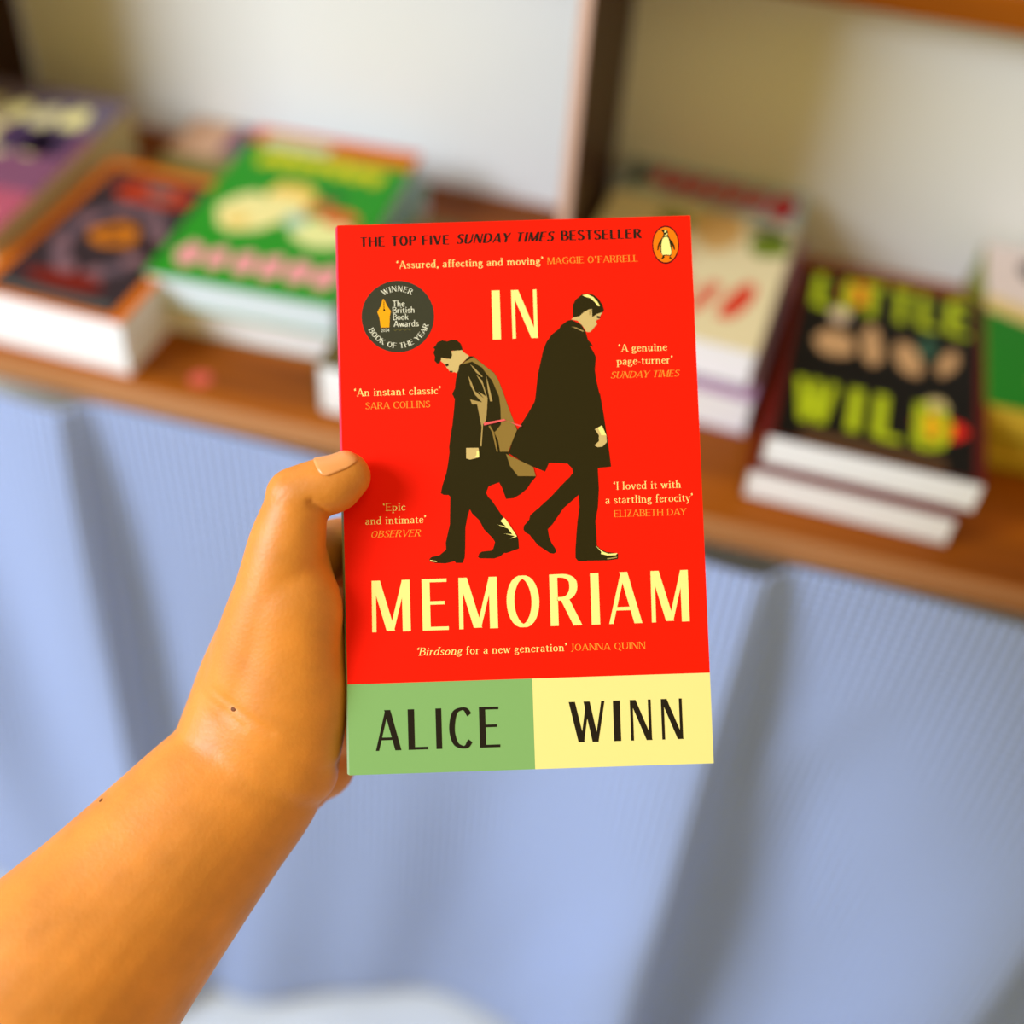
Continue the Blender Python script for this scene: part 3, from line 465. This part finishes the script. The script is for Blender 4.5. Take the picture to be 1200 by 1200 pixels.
vs2 = BAND[1]*mm; us2 = BAND[3]*mm; W_, H_ = .129, .198
xs = (0, (us+us2)/2, W_); ys = (0, (vs+vs2)/2, H_); t = .0004
def cover_box(bm, x0, x1, y0, y1, mi): box(bm, x0, x1, y0, y1, -t, 0, mi)
# one welded slab with three printed colour fields
gv = {}
for k, z in enumerate((-t, 0)):
    for i, x in enumerate(xs):
        for j, y in enumerate(ys): gv[i, j, k] = bm.verts.new((x, y, z))
for i in range(2):
    for j in range(2):
        mi = 0 if j else (1 if i == 0 else 2)
        bm.faces.new((gv[i, j, 1], gv[i+1, j, 1], gv[i+1, j+1, 1], gv[i, j+1, 1])).material_index = mi
        bm.faces.new((gv[i, j, 0], gv[i, j+1, 0], gv[i+1, j+1, 0], gv[i+1, j, 0])).material_index = 4
for i in range(2):
    bm.faces.new((gv[i, 0, 0], gv[i+1, 0, 0], gv[i+1, 0, 1], gv[i, 0, 1])).material_index = 1+i
    bm.faces.new((gv[i, 2, 0], gv[i, 2, 1], gv[i+1, 2, 1], gv[i+1, 2, 0])).material_index = 0
for j in range(2):
    bm.faces.new((gv[0, j, 0], gv[0, j, 1], gv[0, j+1, 1], gv[0, j+1, 0])).material_index = 1 if j == 0 else 0
    bm.faces.new((gv[2, j, 0], gv[2, j+1, 0], gv[2, j+1, 1], gv[2, j, 1])).material_index = 2 if j == 0 else 0
GRNB = mat('cover_green', (132, 174, 104), .55, .1); CRB = mat('cover_cream', (242, 226, 142), .55, .1); PNKB = mat('cover_spine_pink', (214, 44, 74), .5, .3)
fc = obj('front_cover', bm, [RED, GRNB, CRB, PNKB, mat('cover_inside', (235, 228, 210), .7, .2)], hb)
boxo('page_block', (.0006, W_-.0004, .0003, H_-.0003, -TH+t+.00005, -t-.00005), pages_mat('pages_held', (228, 214, 178)), hb)
boxo('back_cover', (0, W_, 0, H_, -TH, -TH+t), RED, hb)
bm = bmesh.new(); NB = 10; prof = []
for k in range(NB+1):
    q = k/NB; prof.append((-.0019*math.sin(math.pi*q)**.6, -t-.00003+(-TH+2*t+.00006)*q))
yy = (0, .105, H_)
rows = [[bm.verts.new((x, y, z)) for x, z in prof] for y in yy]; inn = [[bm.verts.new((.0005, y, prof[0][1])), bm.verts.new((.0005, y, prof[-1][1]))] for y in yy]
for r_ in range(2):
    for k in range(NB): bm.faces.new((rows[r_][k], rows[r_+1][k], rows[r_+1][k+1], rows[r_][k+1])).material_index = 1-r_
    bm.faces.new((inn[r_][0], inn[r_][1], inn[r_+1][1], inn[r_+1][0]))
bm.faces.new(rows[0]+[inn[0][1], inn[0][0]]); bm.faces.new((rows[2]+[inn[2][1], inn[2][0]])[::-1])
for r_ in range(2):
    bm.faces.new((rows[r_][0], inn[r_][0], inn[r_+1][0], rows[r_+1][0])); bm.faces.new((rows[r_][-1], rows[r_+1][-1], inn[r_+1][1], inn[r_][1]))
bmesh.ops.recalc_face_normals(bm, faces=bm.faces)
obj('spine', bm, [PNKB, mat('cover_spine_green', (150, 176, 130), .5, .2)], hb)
def printed(name, items, z0=.00006, dz=.00003):
    bm = bmesh.new(); keys = []
    for k, (c, pts) in enumerate(items):
        if c not in keys: keys.append(c)
        poly(bm, [(p[0]*mm, p[1]*mm) for p in clean(pts)], z0+dz*k, keys.index(c))
    return obj(name, bm, [ink(c) for c in keys], fc)
tag(printed('printed_figure', FIG['L']), 'dark-haired man in a long coat walking left, head bowed')
tag(printed('printed_figure', FIG['R'], .00008), 'dark-coated man walking right, head bowed')
tag(printed('publisher_emblem', EMBLEM), 'orange oval emblem with a standing penguin')
def lettering(name, items, label=None):
    bm = bmesh.new(); keys = []
    for s, u, v, width, cap, sty, col, it in items:
        if col not in keys: keys.append(col)
        write(bm, s, u*mm, v*mm, width*mm, cap*mm, sty, .00006, keys.index(col), it)
    o = obj(name, bm, [ink(c) for c in keys], fc)
    return tag(o, label)
lettering('title_lettering', LETTERS[:2], 'large cream title word at the top')
lettering('title_lettering', LETTERS[2:10], 'large cream title word at the bottom')
lettering('author_lettering', LETTERS[10:15], 'black author name on green')
lettering('author_lettering', LETTERS[15:], 'black author name on cream')
lettering('headline_lettering', TEXTS[:3], 'black capitals along the top edge')
for grp in (TEXTS[3:5], TEXTS[5:7], TEXTS[7:10], TEXTS[10:13], TEXTS[13:16], TEXTS[16:]): lettering('quote_lettering', grp)
# award roundel
bu, bv, br = BADGE; bm = bmesh.new(); cols = ['badge', 'nib', 'white', 'olive', 'darkd']
poly(bm, [((bu+br*math.cos(a))*mm, (bv+br*math.sin(a))*mm) for a in [2*math.pi*i/72 for i in range(72)]], .00006, 0)
def bz(x, y): return ((bu+(x-613)/10.91/3.27)*mm, (bv-(y-610)/10.91/3.27)*mm)
poly(bm, [bz(*p) for p in [(432, 375), (445, 385), (480, 470), (525, 540), (510, 600), (500, 750), (390, 750), (375, 620), (350, 545), (395, 470), (420, 385)]], .00009, 1)
poly(bm, [bz(438+13*math.cos(a), 522+14*math.sin(a)) for a in [i*.628 for i in range(10)]], .00012, 4)
poly(bm, [bz(*p) for p in [(434, 400), (441, 400), (441, 520), (434, 520)]], .00012, 4)
for s, x0, y0, x1, cap in (('The', 548, 482, 708, 80), ('British', 548, 567, 828, 80), ('Book', 552, 655, 752, 78), ('Awards', 556, 745, 880, 80)):
    p = bz(x0, y0); write(bm, s, p[0], p[1], (x1-x0)/10.91/3.27*mm, cap/10.91/3.27*mm, 'n', .00012, 2)
p = bz(392, 806); write(bm, '2024', p[0], p[1], 108/10.91/3.27*mm, 40/10.91/3.27*mm, 'n', .00012, 2)
for i in range(24):
    x = 560+i*9; y = 785+10*math.sin(i*.9); y2 = 785+10*math.sin((i+1)*.9)
    poly(bm, [bz(*q) for q in ((x, y-4), (x+9, y2-4), (x+9, y2+4), (x, y+4))], .00012, 3)
R = math.radians
write_arc(bm, 'WINNER', bu*mm, bv*mm, br*.70*mm, R(123), R(57), br*.155*mm, 'e', .00012, 2)
write_arc(bm, 'BOOK OF THE YEAR', bu*mm, bv*mm, br*.885*mm, R(203), R(343), br*.145*mm, 'e', .00012, 2)
tag(obj('award_roundel', bm, [ink(c) for c in cols], fc), 'dark round award badge with a golden pen nib')

# ================================================================== PERSON (forearm and hand)
def skin_mat():
    m = mat('skin', (216, 132, 44), .5, .5, .13, 55, .0, .1)
    n, l = m.node_tree.nodes, m.node_tree.links; p = n['Principled BSDF']
    tc = n.new('ShaderNodeTexCoord'); t = n.new('ShaderNodeTexNoise'); t.inputs['Scale'].default_value = 950; t.inputs['Detail'].default_value = 3
    v = n.new('ShaderNodeTexVoronoi'); v.inputs['Scale'].default_value = 620
    for q in (t, v): l.new(tc.outputs['Object'], q.inputs['Vector'])
    ad = n.new('ShaderNodeMath'); ad.operation = 'ADD'; l.new(t.outputs['Fac'], ad.inputs[0]); l.new(v.outputs['Distance'], ad.inputs[1])
    b = n.new('ShaderNodeBump'); b.inputs['Strength'].default_value = .16; b.inputs['Distance'].default_value = .0003
    l.new(ad.outputs[0], b.inputs['Height']); l.new(b.outputs['Normal'], p.inputs['Normal'])
    return m
def loft(bm, chain):
    P = [Vector(c[:3]) for c in chain]; RA = [c[3] for c in chain]; RD = [c[4] for c in chain]
    def cr(v, i, t):
        a, b_, c, d = v[max(i-1, 0)], v[i], v[i+1], v[min(i+2, len(v)-1)]
        return .5*((2*b_)+(c-a)*t+(2*a-5*b_+4*c-d)*t*t+(3*b_-a-3*c+d)*t**3)
    pts = []
    for i in range(len(P)-1):
        n = max(4, int((P[i+1]-P[i]).length/3))
        for j in range(n): pts.append((cr(P, i, j/n), cr(RA, i, j/n), cr(RD, i, j/n)))
    pts.append((P[-1], RA[-1], RD[-1])); N = 28; rings = []
    def frame(t):
        side = t.cross(Vector((0, 0, 1)))
        if side.length < .05: side = Vector((1, 0, 0))
        side.normalize(); return side, side.cross(t).normalized()
    full = []
    t0 = (pts[1][0]-pts[0][0]).normalized(); t1 = (pts[-1][0]-pts[-2][0]).normalized()
    for k in range(6, 0, -1):
        a = k/6.4*math.pi/2; full.append((pts[0][0]-t0*math.sin(a)*min(pts[0][1:]), pts[0][1]*math.cos(a), pts[0][2]*math.cos(a), t0))
    for i, (p, a, d) in enumerate(pts):
        full.append((p, a, d, (pts[min(i+1, len(pts)-1)][0]-pts[max(i-1, 0)][0]).normalized()))
    for k in range(1, 7):
        a = k/6.4*math.pi/2; full.append((pts[-1][0]+t1*math.sin(a)*min(pts[-1][1:]), pts[-1][1]*math.cos(a), pts[-1][2]*math.cos(a), t1))
    for p, a, d, t_ in full:
        s, u = frame(t_); rings.append([bm.verts.new((p+s*a*math.cos(q)+u*d*math.sin(q))*mm) for q in [2*math.pi*k/N for k in range(N)]])
    for i in range(len(rings)-1):
        for k in range(N): bm.faces.new((rings[i][k], rings[i][(k+1) % N], rings[i+1][(k+1) % N], rings[i+1][k]))
    bm.faces.new(rings[0][::-1]); bm.faces.new(rings[-1])
bm = bmesh.new()
for c in HAND: loft(bm, c)
bmesh.ops.recalc_face_normals(bm, faces=bm.faces)
tmp = obj('person_build', bm, [])
rm = tmp.modifiers.new('r', 'REMESH'); rm.mode = 'VOXEL'; rm.voxel_size = .0012
s_ = tmp.modifiers.new('s', 'SMOOTH'); s_.factor = .5; s_.iterations = 16
dg = bpy.context.evaluated_depsgraph_get(); me = bpy.data.meshes.new_from_object(tmp.evaluated_get(dg))
bpy.data.objects.remove(tmp)
segs = [(Vector(a), Vector(b_), wd_, dp) for pl, wd_, dp in CREASES for a, b_ in zip(pl, pl[1:])]
nrm = [v.normal.copy() for v in me.vertices]
for v, n_ in zip(me.vertices, nrm):
    c = v.co/mm
    if c.x < -75 or c.y < -30: continue
    dep = 0
    for a, b_, wd_, dp in segs:
        ab = b_-a; q = c-a; h = max(0, min(1, q.dot(ab)/ab.length_squared)); dd = q-ab*h
        dist2 = dd.x**2+dd.y**2+(dd.z*.15)**2
        if dist2 < (3*wd_)**2 and n_.z > -.2: dep = max(dep, dp*math.exp(-dist2/(wd_*wd_)))
    v.co -= n_*dep*mm
for p in me.polygons: p.use_smooth = True
me.materials.append(skin_mat()); me.name = 'person'
pr = bpy.data.objects.new('person', me); COL.objects.link(pr); pr.matrix_world = hb.matrix_world
tag(pr, 'bare left forearm and hand gripping the red paperback, thumb on its cover', 'person')
# thumb nail: curved plate lying on the far end of the thumb
d0, d1 = Vector(HAND[0][1][:3]), Vector(HAND[0][3][:3]); tdir = (d1-d0).normalized()
wv = Vector((0, 0, 1)); up = (wv-tdir*wv.dot(tdir)).normalized(); sd_ = tdir.cross(up); sd_ = sd_ if sd_.y > 0 else -sd_
phi0 = R(47); from mathutils.bvhtree import BVHTree
bvh = BVHTree.FromPolygons([v.co.copy() for v in me.vertices], [tuple(p.vertices) for p in me.polygons])
bm = bmesh.new(); g = []
NS, NP = 14, 14
for i in range(NS+1):
    row = []; s = i/NS
    for j in range(NP+1):
        q = -1+2*j/NP
        # rounded outline
        s0 = .5-.5*math.sqrt(max(0, 1-abs(q)**3.2))*1.0; s1 = .62+.38*math.sqrt(max(0, 1-abs(q)**2.6))
        ss = s0*.35+(s1-s0*.35)*s
        ph = phi0+q*R(40); L_ = 14.5
        cen = d0+tdir*(3.2+ss*L_)
        dr = (up*math.cos(ph)+sd_*math.sin(ph)).normalized()
        hit, hn, _, dist = bvh.ray_cast((cen+dr*25)*mm, -dr)
        row.append(bm.verts.new(hit+hn*(.00035-.0006*max(0, ss-.85)/.15*.5)))
    g.append(row)
for i in range(NS):
    for j in range(NP): bm.faces.new((g[i][j], g[i+1][j], g[i+1][j+1], g[i][j+1]))
bmesh.ops.recalc_face_normals(bm, faces=bm.faces)
nl = obj('thumb_nail', bm, mat('nail', (230, 152, 88), .3, .4), pr, smooth=True)
nl.modifiers.new('plate', 'SOLIDIFY').thickness = .0003
tag(nl, 'short glossy pink thumb nail')

for mu, mv, mw_ in MOLES:
    hit, hn, _, dist = bvh.ray_cast(Vector((mu, mv, 120))*mm, Vector((0, 0, -1)))
    if hit is None: continue
    bm = bmesh.new(); bmesh.ops.create_uvsphere(bm, u_segments=14, v_segments=8, radius=.00075)
    o = obj('mole', bm, mat('mole_brown', (116, 62, 26), .6, .2), pr, smooth=True)
    o.matrix_local = Matrix.Translation(hit) @ hn.to_track_quat('Z', 'Y').to_matrix().to_4x4() @ Matrix.Diagonal((1, 1.4, .35, 1))
    tag(o, 'small dark mole')
